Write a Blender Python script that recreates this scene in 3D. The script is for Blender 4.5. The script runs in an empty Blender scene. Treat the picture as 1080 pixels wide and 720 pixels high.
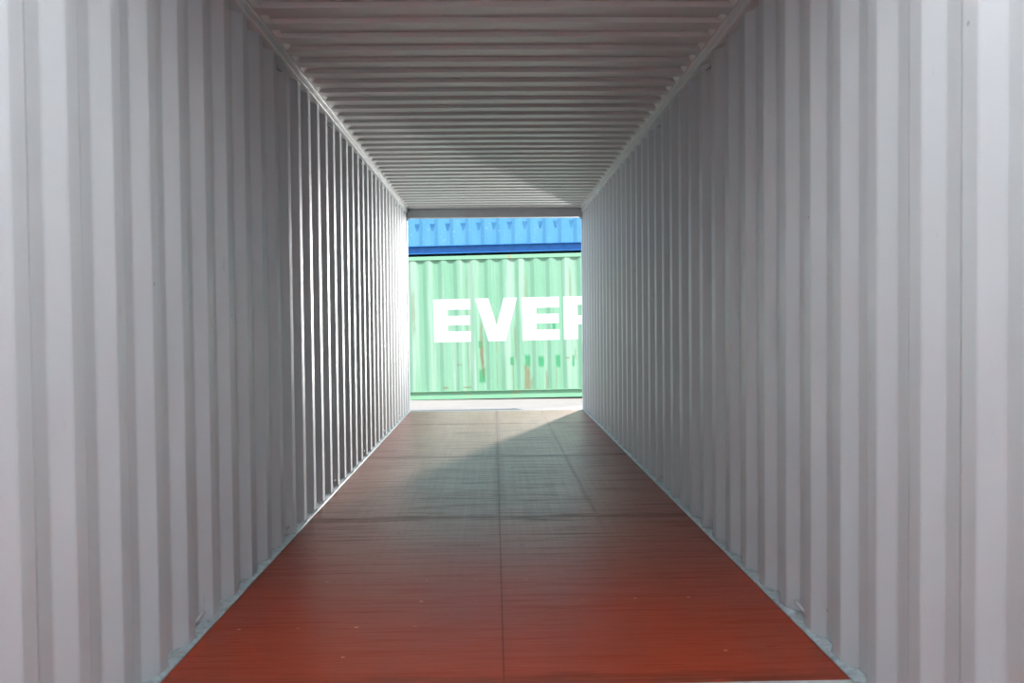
import bpy, bmesh, math
from mathutils import Vector, Matrix

SC = bpy.context.scene
COL = SC.collection

# ------------------------------------------------------------------ helpers
def link(name, me, mat=None, parent=None, smooth=False):
    o = bpy.data.objects.new(name, me)
    COL.objects.link(o)
    if mat: me.materials.append(mat)
    if parent: o.parent = parent
    if smooth:
        for p in me.polygons: p.use_smooth = True
    return o

def struct(o):
    o['kind'] = 'structure'
    return o

def mesh(name, verts, faces):
    me = bpy.data.meshes.new(name)
    me.from_pydata(verts, [], faces)
    me.update()
    return me

def solid(o, t, off=1.0):
    m = o.modifiers.new('thickness', 'SOLIDIFY'); m.thickness = t; m.offset = off
    return o

def boxes_mesh(name, lst, bev=0.0):
    bm = bmesh.new()
    for (x0, x1, y0, y1, z0, z1) in lst:
        r = bmesh.ops.create_cube(bm, size=1.0)
        vs = r['verts']
        for v in vs:
            v.co = Vector(((x0+x1)/2+v.co.x*(x1-x0), (y0+y1)/2+v.co.y*(y1-y0), (z0+z1)/2+v.co.z*(z1-z0)))
        if bev:
            es = list({e for v in vs for e in v.link_edges})
            bmesh.ops.bevel(bm, geom=es, offset=bev, segments=2, profile=.5, affect='EDGES')
    me = bpy.data.meshes.new(name); bm.to_mesh(me); bm.free()
    return me

def tube_mesh(name, pts, r, seg=8, closed=False):
    """round bar swept along a polyline"""
    vs, fs = [], []
    n = len(pts)
    P = [Vector(p) for p in pts]
    for i in range(n):
        a = P[i-1] if (i > 0 or closed) else P[i]
        b = P[(i+1) % n] if (i < n-1 or closed) else P[i]
        t = (b-a).normalized()
        ref = Vector((0, 0, 1)) if abs(t.z) < .9 else Vector((0, 1, 0))
        u = t.cross(ref).normalized(); w = u.cross(t)
        for k in range(seg):
            ang = 2*math.pi*k/seg
            vs.append(P[i] + r*(math.cos(ang)*u + math.sin(ang)*w))
    m = n if closed else n-1
    for i in range(m):
        j = (i+1) % n
        for k in range(seg):
            k2 = (k+1) % seg
            fs.append((i*seg+k, j*seg+k, j*seg+k2, i*seg+k2))
    if not closed:
        fs.append(tuple(range(seg)))
        fs.append(tuple((n-1)*seg+k for k in reversed(range(seg))))
    return mesh(name, vs, fs)

# ------------------------------------------------------------------ node helper
class NT:
    def __init__(s, name):
        s.m = bpy.data.materials.new(name); s.m.use_nodes = True
        s.t = s.m.node_tree; s.b = s.t.nodes['Principled BSDF']
        s._co = None
    def n(s, typ, **kw):
        x = s.t.nodes.new(typ)
        for k, v in kw.items(): setattr(x, k, v)
        return x
    def l(s, a, b): s.t.links.new(a, b)
    def put(s, sock, v):
        if hasattr(v, 'is_output'): s.l(v, sock)
        else: sock.default_value = v
    @property
    def co(s):
        if s._co is None: s._co = s.n('ShaderNodeTexCoord').outputs['Object']
        return s._co
    def sep(s):
        if not hasattr(s, '_sep'):
            x = s.n('ShaderNodeSeparateXYZ'); s.l(s.co, x.inputs[0]); s._sep = x.outputs
        return s._sep
    def math(s, op, a, b=0.0, c=0.0, clamp=False):
        x = s.n('ShaderNodeMath', operation=op, use_clamp=clamp)
        s.put(x.inputs[0], a); s.put(x.inputs[1], b); s.put(x.inputs[2], c)
        return x.outputs[0]
    def noise(s, scale=(1, 1, 1), sc=1.0, detail=4, rough=.55, loc=(0, 0, 0)):
        mp = s.n('ShaderNodeMapping'); s.l(s.co, mp.inputs[0])
        mp.inputs['Scale'].default_value = scale; mp.inputs['Location'].default_value = loc
        x = s.n('ShaderNodeTexNoise'); s.l(mp.outputs[0], x.inputs['Vector'])
        x.inputs['Scale'].default_value = sc; x.inputs['Detail'].default_value = detail
        x.inputs['Roughness'].default_value = rough
        return x.outputs['Fac']
    def rng(s, v, a, b, c=0.0, d=1.0, smooth=True):
        x = s.n('ShaderNodeMapRange'); x.interpolation_type = 'SMOOTHSTEP' if smooth else 'LINEAR'
        s.put(x.inputs[0], v)
        for i, q in enumerate((a, b, c, d)): s.put(x.inputs[i+1], q)
        return x.outputs[0]
    def mix(s, f, a, b):
        x = s.n('ShaderNodeMix', data_type='RGBA')
        s.put(x.inputs[0], f); s.put(x.inputs[6], a); s.put(x.inputs[7], b)
        return x.outputs[2]
    def bump(s, h, st=.3, dist=.01, nrm=None):
        x = s.n('ShaderNodeBump'); x.inputs['Strength'].default_value = st
        x.inputs['Distance'].default_value = dist; s.l(h, x.inputs['Height'])
        if nrm is not None: s.l(nrm, x.inputs['Normal'])
        return x.outputs[0]
    def spot(s, x0, z0, w, h, soft=.35, axis=('X', 'Z'), wob=.5, wsc=14):
        """0..1 mask of a ragged patch centred x0,z0 with half sizes w,h"""
        S = s.sep()
        if not hasattr(s, '_wob'): s._wob = s.noise((1, 1, .35), wsc, 3)
        dx = s.math('ABSOLUTE', s.math('DIVIDE', s.math('SUBTRACT', S[axis[0]], x0), w))
        dz = s.math('ABSOLUTE', s.math('DIVIDE', s.math('SUBTRACT', S[axis[1]], z0), h))
        d = s.math('MAXIMUM', dx, dz)
        d = s.math('ADD', d, s.math('MULTIPLY', s.math('SUBTRACT', s._wob, .5), wob*2))
        return s.rng(d, 1.0-soft, 1.0+soft, 1.0, 0.0)

def C(r, g, b): return (r, g, b, 1)
def srgb(r, g, b):
    f = lambda c: (c/255/12.92 if c/255 <= .04045 else ((c/255+.055)/1.055)**2.4)
    return (f(r), f(g), f(b), 1)

# ------------------------------------------------------------------ materials
def mat_wall():
    t = NT('grey_painted_steel')
    big = t.noise((1, 1, .3), 1.3, 3)
    base = t.mix(big, srgb(174, 180, 184), srgb(184, 190, 193))
    scuff = t.noise((1, 1, .25), 24, 5, .6)
    base = t.mix(t.rng(scuff, .66, .74, 0, .22), base, srgb(120, 118, 118))
    # small dirt / weld specks
    v = t.n('ShaderNodeTexVoronoi'); v.inputs['Scale'].default_value = 3.2; t.l(t.co, v.inputs['Vector'])
    base = t.mix(t.rng(v.outputs['Distance'], .014, .03, .55, 0), base, srgb(96, 88, 84))
    t.l(base, t.b.inputs['Base Color'])
    t.l(t.rng(scuff, .3, .7, .36, .5), t.b.inputs['Roughness'])
    fine = t.noise((1, 1, .5), 9, 3)
    t.l(t.bump(fine, .12, .01), t.b.inputs['Normal'])
    t.b.inputs['Specular IOR Level'].default_value = .45
    return t.m

def mat_roof():
    t = NT('grey_painted_roof_steel')
    big = t.noise((1, .6, 1), 1.1, 3)
    base = t.mix(big, srgb(182, 184, 184), srgb(194, 196, 195))
    st = t.noise((.5, 9, 1), 2.0, 4)
    base = t.mix(t.rng(st, .55, .8, 0, .2), base, srgb(176, 169, 166))
    t.l(base, t.b.inputs['Base Color']); t.b.inputs['Roughness'].default_value = .42
    return t.m

def mat_plain(name, col, rough=.5, metal=0.0, nsc=12, amt=.12, dark=.6):
    t = NT(name)
    n = t.noise((1, 1, 1), nsc, 4)
    t.l(t.mix(t.rng(n, .35, .8, 0, amt*2), col, C(col[0]*dark, col[1]*dark, col[2]*dark)), t.b.inputs['Base Color'])
    t.b.inputs['Roughness'].default_value = rough; t.b.inputs['Metallic'].default_value = metal
    t.l(t.bump(n, .15, .004), t.b.inputs['Normal'])
    return t.m

SEAMS = (2.83, 5.23, 7.59, 9.99)
def mat_floor():
    t = NT('red_coated_plywood')
    S = t.sep(); X, Y = S['X'], S['Y']
    grain = t.noise((1.2, 60, 1), 2.2, 5, .65)          # grain runs across the container
    fine = t.noise((6, 150, 1), 2.0, 4, .7)
    blotch = t.noise((1, 1, 1), 1.6, 4)
    lengthwise = t.noise((26, .7, 1), 1.5, 4, .6)
    base = t.mix(blotch, srgb(122, 40, 15), srgb(138, 47, 20))
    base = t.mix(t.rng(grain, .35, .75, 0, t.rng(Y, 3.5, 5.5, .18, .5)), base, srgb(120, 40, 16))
    base = t.mix(t.rng(fine, .55, .75, 0, .3), base, srgb(176, 104, 78))
    # traffic wear down the middle, paler toward the doors where light is painted in
    wx = t.rng(t.math('ABSOLUTE', X), .45, 1.14, 1, .28)
    wy = t.rng(Y, 3.4, 6.6, 0, 1)
    wear_and_light = t.math('MULTIPLY', t.math('MULTIPLY', wx, wy), t.rng(t.math('ADD', grain, t.math('MULTIPLY', lengthwise, .5)), .5, .95, .45, 1))
    base = t.mix(t.math('MULTIPLY', wear_and_light, .78), base, srgb(190, 173, 147))
    # broad streaks of dirt across the sheets
    dirt = t.noise((.9, 16, 1), 1.7, 6, .7)
    dirt2 = t.noise((2.2, 90, 1), 1.3, 3, .6)
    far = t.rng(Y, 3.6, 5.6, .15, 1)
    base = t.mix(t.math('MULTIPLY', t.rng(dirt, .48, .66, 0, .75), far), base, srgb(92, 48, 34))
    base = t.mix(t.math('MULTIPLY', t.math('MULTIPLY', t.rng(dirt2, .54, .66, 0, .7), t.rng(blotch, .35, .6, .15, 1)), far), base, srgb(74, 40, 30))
    # joints between the sheets, each with a ragged band of dirt
    edge = t.noise((1.5, 10, 1), 2.0, 5, .7)
    m = None
    for y in SEAMS:
        d = t.math('ABSOLUTE', t.math('SUBTRACT', Y, y))
        a = t.rng(d, .0015, .005, .9, 0)
        h = t.rng(t.math('ADD', d, t.math('MULTIPLY', t.math('SUBTRACT', edge, .45), .30)), .0, .11, .6, 0)
        k = t.math('MAXIMUM', a, h)
        m = k if m is None else t.math('MAXIMUM', m, k)
    dc = t.math('ABSOLUTE', X)
    a = t.rng(dc, .0012, .004, .8, 0)
    h = t.rng(t.math('ADD', dc, t.math('MULTIPLY', t.math('SUBTRACT', edge, .42), .22)), 0, .07, .5, 0)
    h = t.math('MULTIPLY', h, t.rng(Y, 4.4, 6.2, .1, 1))
    m = t.math('MAXIMUM', m, t.math('MAXIMUM', a, h))
    # a long drag mark right of the middle
    xd = t.math('ABSOLUTE', t.math('SUBTRACT', X, t.math('ADD', .60, t.math('MULTIPLY', t.math('SUBTRACT', lengthwise, .5), .03))))
    dm = t.math('MULTIPLY', t.rng(xd, .002, .022, .42, 0), t.math('MULTIPLY', t.rng(Y, 4.4, 5.6, 0, 1), t.rng(edge, .3, .6, .3, 1)))
    m = t.math('MAXIMUM', m, dm)
    base = t.mix(t.math('MULTIPLY', m, .8), base, srgb(70, 30, 20))
    # countersunk screws in rows over the cross members
    def cell(v, p, off):
        q = t.math('SUBTRACT', v, off); q = t.math('DIVIDE', q, p)
        fr = t.math('SUBTRACT', t.math('FRACT', t.math('ADD', q, 100.5)), .5)
        return t.math('MULTIPLY', fr, p)
    sx = cell(X, .232, .116); sy = cell(Y, .30, .07)
    sd = t.math('SQRT', t.math('ADD', t.math('MULTIPLY', sx, sx), t.math('MULTIPLY', sy, sy)))
    screw = t.rng(sd, .006, .010, 1, 0)
    vis = t.rng(t.noise((2.3, 1.7, 1), 2.0, 1), .5, .6, 0, 1)
    screw = t.math('MULTIPLY', screw, vis)
    base = t.mix(t.math('MULTIPLY', screw, t.rng(Y, 3.6, 4.6, 0, .85)), base, srgb(38, 26, 22))
    base = t.mix(t.math('MULTIPLY', screw, t.rng(Y, 3.6, 4.4, .8, 0)), base, srgb(196, 132, 108))
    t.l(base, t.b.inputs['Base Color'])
    r = t.math('ADD', t.rng(grain, .3, .75, .24, .42), t.math('MULTIPLY', blotch, .06))
    r = t.math('ADD', r, t.math('MULTIPLY', m, .16))
    r = t.math('ADD', r, t.rng(dirt, .45, .7, 0, .14))
    t.l(r, t.b.inputs['Roughness'])
    h = t.math('SUBTRACT', t.math('ADD', t.math('MULTIPLY', grain, .4), t.math('MULTIPLY', fine, .35)), t.math('MULTIPLY', m, 1.0))
    t.l(t.bump(h, .28, .003), t.b.inputs['Normal'])
    t.l(t.rng(Y, 4.0, 7.0, .24, .68), t.b.inputs['Specular IOR Level'])
    return t.m

def mat_green():
    t = NT('weathered_green_paint')
    n1 = t.noise((1, 1, .25), 3.0, 4)
    g = t.mix(n1, srgb(98, 148, 116), srgb(120, 158, 134))
    sp = t.noise((1, 1, 1), 30, 4, .6)
    g = t.mix(t.rng(sp, .6, .75, 0, .5), g, srgb(146, 172, 154))
    up = t.noise((3.2, 1, .12), 2.0, 4, .6)
    g = t.mix(t.rng(up, .48, .66, 0, .55), g, srgb(158, 176, 160))
    # repainted patches
    p = None
    for (x, z, w, h) in ((.30, .665, .035, .075), (.585, .66, .045, .11), (.83, .655, .045, .09), (.86, .66, .02, .05), (1.13, .655, .042, .10), (1.41, .655, .02, .10),
                         (1.075, 1.30, .03, .12), (1.10, 1.10, .05, .06), (-.26, .98, .035, .06), (-.24, .42, .05, .12)):
        q = t.spot(x, z, w, h); p = q if p is None else t.math('MAXIMUM', p, q)
    g = t.mix(t.math('MULTIPLY', p, .8), g, srgb(28, 128, 78))
    # rust streaks running down
    r = None
    for (x, z, w, h, a) in ((-.245, 1.02, .02, .40, .6), (-.235, .78, .028, .28, .9), (.57, .34, .045, .24, .8), (.60, .2, .06, .12, .5), (.32, .35, .015, .30, .5),
                         (.93, .22, .02, .22, .5), (1.10, .25, .012, .28, .35), (-1.46, 1.6, .03, .35, .35), (-.49, 1.2, .008, .8, .55), (.03, 1.15, .008, .3, .55),
                         (.37, 1.0, .014, .28, .5), (.58, 1.7, .03, .5, .35), (1.38, 2.0, .02, .25, .4), (1.45, .78, .015, .09, .5), (-.9, .21, .05, .018, .6), (-.53, .21, .055, .014, .9),
                         (.03, .35, .01, .35, .4), (-.64, .62, .05, .014, .5), (1.3, .71, .03, .012, .7)):
        q = t.math('MULTIPLY', t.spot(x, z, w, h, .5, wob=.9), a); r = q if r is None else t.math('MAXIMUM', r, q)
    streak = t.noise((7, 1, .35), 4.5, 5, .6)
    r = t.math('MULTIPLY', t.math('MAXIMUM', r, t.rng(streak, .66, .82, 0, .5)), .85)
    g = t.mix(r, g, srgb(112, 86, 54))
    t.l(g, t.b.inputs['Base Color']); t.b.inputs['Roughness'].default_value = .55
    t.l(t.bump(n1, .2, .02), t.b.inputs['Normal'])
    return t.m

def mat_rail_green():
    t = NT('green_rail_paint')
    n = t.noise((1, 1, 1), 5, 5, .65)
    g = t.mix(t.noise((1, 1, 1), 2, 2), srgb(104, 158, 124), srgb(124, 166, 136))
    g = t.mix(t.rng(n, .56, .72, 0, .6), g, srgb(156, 142, 104))
    g = t.mix(t.rng(n, .68, .76, 0, .8), g, srgb(112, 68, 48))
    t.l(g, t.b.inputs['Base Color']); t.b.inputs['Roughness'].default_value = .6
    return t.m

def mat_letter():
    t = NT('white_letter_paint')
    n = t.noise((9, 1, .6), 4, 5, .65)
    g = t.mix(t.rng(n, .60, .66, 0, .85), srgb(206, 210, 208), srgb(98, 148, 116))
    n2 = t.noise((22, 1, .5), 3, 4, .6)
    g = t.mix(t.rng(n2, .63, .69, 0, .8), g, srgb(112, 74, 52))
    t.l(g, t.b.inputs['Base Color']); t.b.inputs['Roughness'].default_value = .5
    return t.m

def mat_blue(phase):
    t = NT('faded_blue_paint')
    n1 = t.noise((1, 1, .3), 4, 4)
    g = t.mix(n1, srgb(50, 116, 154), srgb(76, 136, 166))
    sp = t.noise((1, 1, 1), 22, 4, .6)
    g = t.mix(t.rng(sp, .6, .72, 0, .5), g, srgb(136, 158, 176))
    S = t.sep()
    # darker wedge shaped marks high in every recess
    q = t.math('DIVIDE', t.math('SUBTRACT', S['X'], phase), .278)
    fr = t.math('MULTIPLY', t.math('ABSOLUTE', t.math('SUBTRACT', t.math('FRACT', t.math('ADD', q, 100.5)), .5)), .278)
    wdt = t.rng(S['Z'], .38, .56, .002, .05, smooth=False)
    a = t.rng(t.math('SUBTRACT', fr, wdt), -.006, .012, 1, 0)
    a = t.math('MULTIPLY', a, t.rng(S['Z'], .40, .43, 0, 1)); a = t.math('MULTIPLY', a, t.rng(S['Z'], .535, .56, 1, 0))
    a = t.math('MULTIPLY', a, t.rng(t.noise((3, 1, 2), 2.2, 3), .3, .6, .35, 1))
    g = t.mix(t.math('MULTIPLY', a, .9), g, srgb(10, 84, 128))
    t.l(g, t.b.inputs['Base Color']); t.b.inputs['Roughness'].default_value = .5
    return t.m

def mat_ground():
    t = NT('pale_concrete')
    n = t.noise((1, 1, 1), .9, 6, .6)
    g = t.mix(n, srgb(142, 133, 128), srgb(162, 153, 147))
    s = t.noise((1, 1, 1), 26, 5, .65)
    g = t.mix(t.rng(s, .55, .8, 0, .4), g, srgb(128, 121, 116))
    cr = t.noise((.25, 2.2, 1), 1.4, 3)
    g = t.mix(t.rng(t.math('ABSOLUTE', t.math('SUBTRACT', cr, .5)), .0, .006, .5, 0), g, srgb(104, 97, 92))
    t.l(g, t.b.inputs['Base Color']); t.b.inputs['Roughness'].default_value = .85
    t.l(t.bump(s, .3, .01), t.b.inputs['Normal'])
    return t.m

M_WALL, M_ROOF, M_FLOOR = mat_wall(), mat_roof(), mat_floor()
M_RAIL = mat_plain('grey_rail_paint', srgb(196, 200, 202), .35)
M_HEAD_SHADE = mat_plain('grey_header_shade', srgb(158, 161, 163), .5)  # darker copy of the rail paint, header shade put into the colour
M_SEAL = mat_plain('blue_grey_joint_sealant', srgb(162, 174, 178), .38, nsc=34, amt=.45, dark=.45)
M_STRIP = mat_plain('zinc_floor_strip', srgb(178, 186, 188), .45, nsc=20, amt=.2)
M_RING = mat_plain('lashing_ring_steel', srgb(188, 190, 192), .4, nsc=60, amt=.3, dark=.3)
M_GREEN, M_GRAIL, M_LET, M_GND = mat_green(), mat_rail_green(), mat_letter(), mat_ground()

# ------------------------------------------------------------------ container we stand in
Y0, Y1 = -.34, 11.41
XI, XO = 1.175, 1.211
PITCH = .278
def wall_profile(phase):
    """(x distance, y) pairs; inner flat starts at phase + k*pitch"""
    pts = [(XI, Y0)]
    k = math.floor((Y0-phase)/PITCH)
    y = phase + k*PITCH
    while y < Y1:
        for dx, d in ((XI, 0), (XI, .070), (XO, .138), (XO, .210)):
            yy = y+d
            if Y0+.06 < yy < Y1-.10: pts.append((dx, yy))
        y += PITCH
    if pts[-1][0] > XI: pts.append((XI, pts[-1][1]+.068 if pts[-1][1]+.068 < Y1-.03 else Y1-.03))
    pts.append((XI, Y1+.02))
    if pts[1][0] > XI: pts.insert(1, (XI, pts[1][1]-.068 if pts[1][1]-.068 > Y0 else Y0+.005))
    return pts

def rounded(pts, r=.007):
    """soften the press-brake bends"""
    out = [pts[0]]
    for a, b, c in zip(pts, pts[1:], pts[2:]):
        A, B, Cc = Vector(a), Vector(b), Vector(c)
        if (A-B).length < 1e-6 or (Cc-B).length < 1e-6: continue
        p = B+(A-B).normalized()*min(r, (A-B).length*.4); q = B+(Cc-B).normalized()*min(r, (Cc-B).length*.4)
        out += [tuple(p), tuple((p+q)/2*.5+B*.5), tuple(q)]
    out.append(pts[-1])
    return out

def make_wall(name, side, phase):
    prof = rounded(wall_profile(phase))
    zs = [-.03, 2.66]
    vs = [(side*x, y, z) for z in zs for (x, y) in prof]
    n = len(prof)
    fs = [((i, i+1, n+i+1, n+i) if side < 0 else (i, n+i, n+i+1, i+1)) for i in range(n-1)]
    o = link(name, mesh(name, vs, fs), M_WALL, smooth=False)
    solid(o, .0025, -1.0)
    return struct(o)

PHL, PHR = 2.358, 2.0895
make_wall('wall_left', -1, PHL)
make_wall('wall_right', 1, PHR)

# roof: corrugated across, with the ribs closed off before the rails
def make_ceiling():
    low, high, pit = 2.70, 2.721, .2145
    prof = []
    y = 4.10 - .2145*22
    seq = ((0, low), (.093, low), (.1075, high), (.200, high))   # 0: low flat begins
    ys = []
    while y < Y1-.12:
        for d, z in seq:
            if y+d > Y0+.08: ys.append((y+d, z))
        y += pit
    ys = [(Y0-.02, low)] + ([(ys[0][0]-.0145, low)] if ys[0][1] > low else []) + ys
    if ys[-1][1] > low: ys.append((ys[-1][0]+.0145, low))
    ys.append((Y1+.06, low))
    xs = [(-1.17, 0), (-1.140, 0), (-1.115, .85), (-1.09, 1), (-.5, 1.0), (0, 1.0), (.5, 1.0), (1.09, 1), (1.115, .85), (1.140, 0), (1.17, 0)]
    vs = []
    for (x, f) in xs:
        crown = .004*(1-(x/1.17)**2)
        for (yy, z) in ys:
            vs.append((x, yy, low+(z-low)*f+crown))
    n = len(ys); fs = []
    for i in range(len(xs)-1):
        for j in range(n-1):
            fs.append((i*n+j, i*n+j+1, (i+1)*n+j+1, (i+1)*n+j))
    o = link('ceiling', mesh('ceiling', vs, fs), M_ROOF)
    solid(o, .002, -1.0)
    return struct(o)
make_ceiling()

# floor
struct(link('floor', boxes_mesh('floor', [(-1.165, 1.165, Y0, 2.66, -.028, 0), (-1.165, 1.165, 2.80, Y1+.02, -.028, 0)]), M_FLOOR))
tn = 1
def trim(lst, mat=M_RAIL, bev=.003):
    global tn
    o = struct(link('trim_%d' % tn, boxes_mesh('trim', lst, bev), mat)); tn += 1
    return o
# steel strip closing the floor above the tunnel
trim([(-1.172, 1.172, 2.662, 2.798, -.028, .001)], M_STRIP, .0)
for s in (-1, 1):
    a, b = sorted((s*1.156, s*1.216))
    trim([(a, b, Y0+.02, Y1+.02, 2.648, 2.702)], bev=.005)                  # top side rail
    for zz, xx in ((2.6985, 1.154), (2.650, 1.155)):                        # weld beads along the rail
        struct(link('trim_%d' % tn, tube_mesh('trim', [(s*xx, Y0+.05+i*(Y1-Y0-.1)/40, zz) for i in range(41)], .0028, 8), M_RAIL, smooth=True)); tn += 1
    a, b = sorted((s*1.168, s*1.222))
    trim([(a, b, Y0+.02, Y1+.02, -.15, -.0285)])                                  # bottom side rail
    for (ya, yb) in ((Y0-.12, Y0), (Y1-.03, Y1+.13)):                       # corner posts
        a, b = sorted((s*1.166, s*1.225))
        trim([(a, b, ya, yb, -.15, 2.745)], bev=.006)
# headers and sills
trim([(-1.166, 1.166, Y1-.005, Y1+.10, 2.583, 2.698)], M_HEAD_SHADE, bev=.008)
trim([(-1.166, 1.166, Y0-.11, Y0, 2.585, 2.698)], bev=.008)
trim([(-1.166, 1.166, Y1+.021, Y1+.12, -.15, -.004)], M_STRIP)
trim([(-1.166, 1.166, Y0-.12, Y0, -.15, -.004)], M_STRIP)
# little gusset plates in the upper corners of the door frame
for s in (-1, 1):
    v = [(s*1.166, Y1-.012, 2.583), (s*1.120, Y1-.012, 2.583), (s*1.166, Y1-.012, 2.54)]
    me = mesh('trim', [tuple(p) for p in v]+[(p[0], p[1]+.01, p[2]) for p in v], [(0, 1, 2), (5, 4, 3), (0, 3, 4, 1), (1, 4, 5, 2), (2, 5, 3, 0)])
    struct(link('trim_%d' % tn, me, M_RAIL)); tn += 1

# sealant ledge along the foot of each wall, wandering into every recess
def make_seal(name, side, phase):
    prof = rounded(wall_profile(phase), .012)
    import random
    rnd = random.Random(7+side)
    vs, fs = [], []
    n = len(prof)
    for (x, y) in prof:
        j = rnd.uniform(-.0015, .0015)
        vs.append((side*1.160, y, .0005))
        vs.append((side*(1.1625+j), y, .007))
        vs.append((side*(x-.012+j), y, .007+j))
        vs.append((side*(x-.007), y, .015+2*j))
        vs.append((side*(x-.0005), y, .013+2*j))
    for i in range(n-1):
        for k in range(4):
            a = i*5+k
            fs.append((a, a+1, a+6, a+5) if side > 0 else (a, a+5, a+6, a+1))
    o = link(name, mesh(name, vs, fs), M_SEAL, smooth=True)
    solid(o, .002, 1.0)
    return struct(o)
make_seal('baseboard_left', -1, PHL)
make_seal('baseboard_right', 1, PHR)

# sealant beads of bright bent wire-like crests that bow across each recess
# ------------------------------------------------------------------ lashing rings
def tag(o, label, cat, group=None):
    o['label'] = label; o['category'] = cat
    if group: o['group'] = group
    return o

def ring_mesh(up):
    """round bar bent to a D, both feet on the recess wall (local -X is the wall)"""
    pts = []
    for i in range(13):
        a = math.pi*i/12
        pts.append((.046*math.sin(a)**.7 if 0 < i < 12 else 0.0, -.036*math.cos(a), .008*math.sin(a)))
    return tube_mesh('lashing_ring', pts, .0062, 10)
RM = ring_mesh(False)
for p in RM.polygons: p.use_smooth = True
RM.materials.append(M_RING)
ordn = ['first', 'second', 'third', 'fourth', 'fifth', 'sixth']
def ring(side, y, z, tilt, label, grp):
    o = bpy.data.objects.new('lashing_ring', RM); COL.objects.link(o)
    o.location = (side*(XO-.001), y, z)
    o.rotation_euler = (0, tilt, math.pi if side > 0 else 0)
    tag(o, label, 'lashing ring', grp)
for side, ph, k0, word in ((-1, PHL+.174, 3, 'left'), (1, PHR+.174, 4, 'right')):
    for i in range(6):
        y = ph + PITCH*(k0+5*i)
        if y > Y1-.2: continue
        o = 'nearest' if i == 0 else ordn[i]+' from the camera'
        ring(side, y, .036, -math.radians(38), 'steel lashing ring at the foot of the %s wall, %s' % (word, o), 'lashing rings along the foot of the walls')
        ring(side, y, 2.622 if i else 2.53, math.radians(42), 'steel lashing ring high on the %s wall under the roof, %s' % (word, o), 'lashing rings under the roof rails')

# ------------------------------------------------------------------ stacked containers across the yard
YG = 15.40
TILT, YAW = math.radians(.75), math.radians(-3.0)
def ext_profile(x0, x1, phase, depth=.036):
    """outer face: y=0 is the outer flat, y=depth the recess; phase = recess centre"""
    pts = [(x0, 0.0)]
    k = math.ceil((x0+.15-phase)/PITCH)
    while phase+k*PITCH < x1-.15:
        c = phase+k*PITCH
        pts += [(c-.104, 0), (c-.035, depth), (c+.035, depth), (c+.104, 0)]
        k += 1
    pts.append((x1, 0.0))
    return pts
def prof_y(pts, x):
    for a, b in zip(pts, pts[1:]):
        if a[0] <= x <= b[0]:
            t = (x-a[0])/max(1e-9, b[0]-a[0]); return a[1]+t*(b[1]-a[1])
    return 0.0

def stacked_container(name, x0, x1, H, phase, mpan, mrail, brail, web, trail, label, loc):
    root = bpy.data.objects.new(name, None); COL.objects.link(root)
    root.location = loc; root.rotation_euler = (0, -TILT, YAW)
    tag(root, label, 'shipping container')
    W = 2.438
    pts = ext_profile(x0+.16, x1-.16, phase)
    rp = rounded(pts, .008)
    off = .012                                      # panel sits just behind the rails
    def panel(nm, flip):
        vs, fs = [], []
        n = len(rp)
        for z in (brail, H-trail+.01):
            for (x, y) in rp:
                vs.append((x, (off+y) if not flip else W-off-y, z))
        for i in range(n-1):
            f = (i, i+1, n+i+1, n+i)
            fs.append(f if not flip else f[::-1])
        o = link(nm, mesh(nm, vs, fs), mpan, root); solid(o, .002, -1.0)
    panel('side_panel', False); panel('side_panel', True)
    # end panels, roof
    link('end_panel', boxes_mesh('end_panel', [(x0+.03, x0+.06, .1, W-.1, .1, H-.1)]), mpan, root)
    link('end_panel', boxes_mesh('end_panel', [(x1-.06, x1-.03, .1, W-.1, .1, H-.1)]), mpan, root)
    link('roof_panel', boxes_mesh('roof_panel', [(x0+.1, x1-.1, .04, W-.04, H-.03, H-.02)]), mpan, root)
    link('floor_panel', boxes_mesh('floor_panel', [(x0+.1, x1-.1, .12, W-.12, .13, .16)]), mrail, root)
    for f in (0, 1):
        Yy = (lambda y: y) if not f else (lambda y: W-y)
        def bx(xa, xb, ya, yb, za, zb):
            a, b = sorted((Yy(ya), Yy(yb))); return (xa, xb, a, b, za, zb)
        link('top_rail', boxes_mesh('top_rail', [bx(x0+.15, x1-.15, 0, .06, H-trail, H-.004)], .004), mrail, root)
        # channel section bottom rail: lip, web, flange
        link('bottom_rail', boxes_mesh('bottom_rail', [bx(x0+.15, x1-.15, -.002, .06, brail-.009, brail),
             bx(x0+.15, x1-.15, web, web+.006, .01, brail-.004), bx(x0+.15, x1-.15, 0, web+.03, .004, .014)], .001), mrail, root)
        for xa, xb in ((x0, x0+.16), (x1-.16, x1)):
            link('corner_post', boxes_mesh('corner_post', [bx(xa, xb, 0, .16, .11, H-.11)], .01), mrail, root)
            link('corner_casting', boxes_mesh('corner_casting', [bx(xa, xb+.0, -.005, .165, -.012, .115)], .012), mrail, root)
            link('corner_casting', boxes_mesh('corner_casting', [bx(xa, xb+.0, -.005, .165, H-.115, H+.006)], .012), mrail, root)
    return root, pts, off

RECG = -1.315                                        # centre of a recess seen just inside the left jamb
XG0, XG1 = -3.75, 8.44
zG = -.200
green, gp, goff = stacked_container('green_shipping_container', XG0, XG1, 2.591, RECG, M_GREEN, M_GRAIL, .152, .05, .072,
    'weathered pale green shipping container standing on the yard, big white lettering on its side', (0, YG-.02, zG))
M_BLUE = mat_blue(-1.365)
M_BRAIL = mat_plain('blue_rail_paint', srgb(32, 112, 178), .55, nsc=9, amt=.35, dark=.55)
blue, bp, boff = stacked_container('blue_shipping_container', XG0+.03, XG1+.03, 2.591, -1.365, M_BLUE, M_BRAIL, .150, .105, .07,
    'faded blue shipping container stacked on top of the green one', (-.03, YG-.02, zG+2.631))

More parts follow.
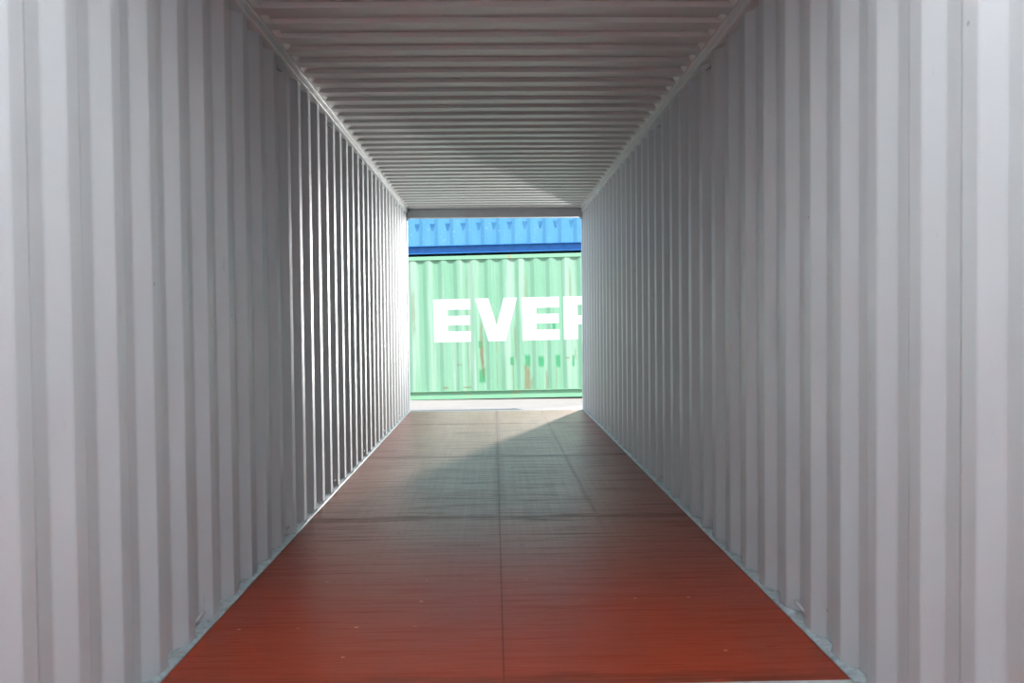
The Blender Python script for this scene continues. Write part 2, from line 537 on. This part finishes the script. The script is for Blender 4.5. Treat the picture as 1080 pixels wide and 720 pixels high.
# ---- lettering, laid on the corrugated side like paint
LH = .775
def slice_poly(polys, xa, xb):
    """even-odd vertical slices between xa and xb -> list of quads (zlo_a, zhi_a, zlo_b, zhi_b)"""
    e = (xb-xa)*1e-4; A, B = xa+e, xb-e
    hits = []
    for poly in polys:
        for p, q in zip(poly, poly[1:]+poly[:1]):
            if p[0] == q[0]: continue
            if min(p[0], q[0]) <= A and max(p[0], q[0]) >= B:
                f = lambda x: p[1]+(x-p[0])/(q[0]-p[0])*(q[1]-p[1])
                hits.append((f((A+B)/2), f(xa), f(xb)))
    hits.sort()
    return [(hits[i][1], hits[i+1][1], hits[i][2], hits[i+1][2]) for i in range(0, len(hits)-1, 2)]
def letter_E(w=.667, s=.255):
    b1, g1, b2 = .190, .108, .168
    z1 = b1; z2 = LH/2-b2/2; z3 = LH/2+b2/2; z4 = LH-b1
    return w, [[(0, 0), (w, 0), (w, z1), (s, z1), (s, z2), (w-.01, z2), (w-.01, z3), (s, z3), (s, z4), (w, z4), (w, LH), (0, LH)]]
def letter_V(w=.755):
    return w, [[(0, LH), (.24, LH), (.378, .27), (.515, LH), (w, LH), (.535, 0), (.225, 0)]]
def letter_R(w=.69, s=.255):
    return w, [[(0, 0), (s, 0), (s, .27), (.36, .27), (.42, 0), (w, 0), (.60, .31), (.665, .38), (w-.01, .46), (w-.01, .62), (.65, .71), (.56, LH), (0, LH)],
               [(s, .43), (s, .62), (.40, .62), (.44, .59), (.44, .46), (.40, .43)]]
def letter_G(w=.70):
    return w, [[(.13, 0), (.57, 0), (w, .12), (w, .43), (.36, .43), (.36, .29), (.45, .29), (.45, .19), (.41, .17), (.29, .17), (.25, .20), (.25, .57), (.29, .605), (.41, .605), (.45, .57), (.45, .53), (w, .53), (w, .66), (.57, LH), (.13, LH), (0, .65), (0, .12)]]
def letter_N(w=.69):
    return w, [[(0, 0), (.22, 0), (.22, .42), (.45, 0), (w, 0), (w, LH), (.47, LH), (.47, .36), (.24, LH), (0, LH)]]
def make_letter(x0, z0, glyph):
    w, polys = glyph
    bps = {0.0, w}
    for p in polys:
        for q in p: bps.add(q[0])
    for (x, y) in gp:
        if x0 < x < x0+w: bps.add(x-x0)
    k = 0
    while k*.03 < w: bps.add(k*.03); k += 1
    bl = sorted(bps); bl = [b for i, b in enumerate(bl) if i == 0 or b-bl[i-1] > 1e-4]
    vs, fs = [], []
    for a, b in zip(bl, bl[1:]):
        ya, yb = goff+prof_y(gp, x0+a)-.0022, goff+prof_y(gp, x0+b)-.0022
        for (la, ha, lb, hb) in slice_poly(polys, a, b):
            i = len(vs)
            vs += [(x0+a, ya, z0+la), (x0+b, yb, z0+lb), (x0+b, yb, z0+hb), (x0+a, ya, z0+ha)]
            fs.append((i, i+1, i+2, i+3))
    o = link('letter', mesh('letter', vs, fs), M_LET, green)
    solid(o, .0012, -1.0)
    o['label'] = 'white painted letter'
    return w
x = -1.098
z0 = .824-zG+.012
for ch, gap in (('E', .093), ('V', .088), ('E', .077), ('R', .08), ('G', .085), ('R', .08), ('E', .085), ('E', .085), ('N', 0)):
    g = {'E': letter_E, 'V': letter_V, 'R': letter_R, 'G': letter_G, 'N': letter_N}[ch]()
    x += make_letter(x, z0, g) + gap

# ------------------------------------------------------------------ yard
g = struct(link('ground', mesh('ground', [(-40, -30, -.215), (40, -30, -.215), (40, 50, -.215), (-40, 50, -.215)], [(0, 1, 2, 3)]), M_GND))
g.rotation_euler = (0, -math.radians(.28), 0)
solid(g, .2, -1.0)

# ------------------------------------------------------------------ light
w = bpy.data.worlds.new('sky'); SC.world = w; w.use_nodes = True
nt = w.node_tree; bg = nt.nodes['Background']
tc = nt.nodes.new('ShaderNodeTexCoord'); sp = nt.nodes.new('ShaderNodeSeparateXYZ'); mr = nt.nodes.new('ShaderNodeMapRange')
mx = nt.nodes.new('ShaderNodeMix'); mx.data_type = 'RGBA'
nt.links.new(tc.outputs['Generated'], sp.inputs[0]); nt.links.new(sp.outputs['Z'], mr.inputs[0])
mr.inputs[1].default_value = 0; mr.inputs[2].default_value = .7
nt.links.new(mr.outputs[0], mx.inputs[0])
mx.inputs[6].default_value = (.90, .95, 1.0, 1); mx.inputs[7].default_value = (.55, .72, 1.0, 1)
nt.links.new(mx.outputs[2], bg.inputs[0]); bg.inputs[1].default_value = 2.15

AZ, EL = math.radians(22), math.radians(50.5)
d = Vector((-math.sin(AZ)*math.cos(EL), math.cos(AZ)*math.cos(EL), -math.sin(EL)))
sl = bpy.data.lights.new('sun', 'SUN'); sl.energy = 7.4; sl.angle = math.radians(.6); sl.color = (1, .97, .93)
so = bpy.data.objects.new('sun', sl); COL.objects.link(so); so.rotation_euler = d.to_track_quat('-Z', 'Y').to_euler(); so.location = (4, -6, 12)

# added unseen strip lamp beyond the right door post, standing in for yard glare
ll = bpy.data.lights.new('added_glare_lamp', 'AREA'); ll.shape = 'RECTANGLE'; ll.size = .16; ll.size_y = 3.6; ll.energy = 300; ll.spread = math.radians(90); ll.color = (1, .96, .93)
lo = bpy.data.objects.new('added_glare_lamp', ll); COL.objects.link(lo)
lo.location = (1.166+.36*3.2, Y1+.13+3.2-.13, 2.05)
lo.rotation_euler = Vector((-.36, -1, -.04)).to_track_quat('-Z', 'Y').to_euler()

# added, assumed lamp brightening near walls, bounced off the roof just above the camera
fl = bpy.data.lights.new('assumed_bounce_lamp', 'SPOT'); fl.energy = 3700; fl.shadow_soft_size = .05; fl.spot_size = math.radians(66); fl.spot_blend = .6; fl.color = (.97, .98, 1)
fo = bpy.data.objects.new('assumed_bounce_lamp', fl); COL.objects.link(fo); fo.location = (.05, .25, 1.80)
fo.rotation_euler = Vector((0, .95, 1)).to_track_quat('-Z', 'Y').to_euler()

# ------------------------------------------------------------------ camera
f, yaw, pitch, roll, cx, h = 899.69, .0207096, -.0250647, -.00980169, -.0207418, 1.212642
fwd = Vector((math.sin(yaw)*math.cos(pitch), math.cos(yaw)*math.cos(pitch), math.sin(pitch)))
r = fwd.cross(Vector((0, 0, 1))).normalized(); u = r.cross(fwd)
r2 = math.cos(roll)*r + math.sin(roll)*u; u2 = -math.sin(roll)*r + math.cos(roll)*u
cam = bpy.data.cameras.new('camera'); cam.sensor_width = 36; cam.lens = f*36/1080
cam.clip_start = .05; cam.clip_end = 200
co = bpy.data.objects.new('camera', cam); COL.objects.link(co)
m = Matrix((r2, u2, -fwd)).transposed().to_4x4(); m.translation = Vector((cx, 0, h)); co.matrix_world = m
SC.camera = co

vs = SC.view_settings
vs.view_transform = 'Standard'; vs.look = 'None'; vs.gamma = 1; vs.use_curve_mapping = False
vs.exposure = 0.03
SC.cycles.max_bounces = 16; SC.cycles.diffuse_bounces = 12
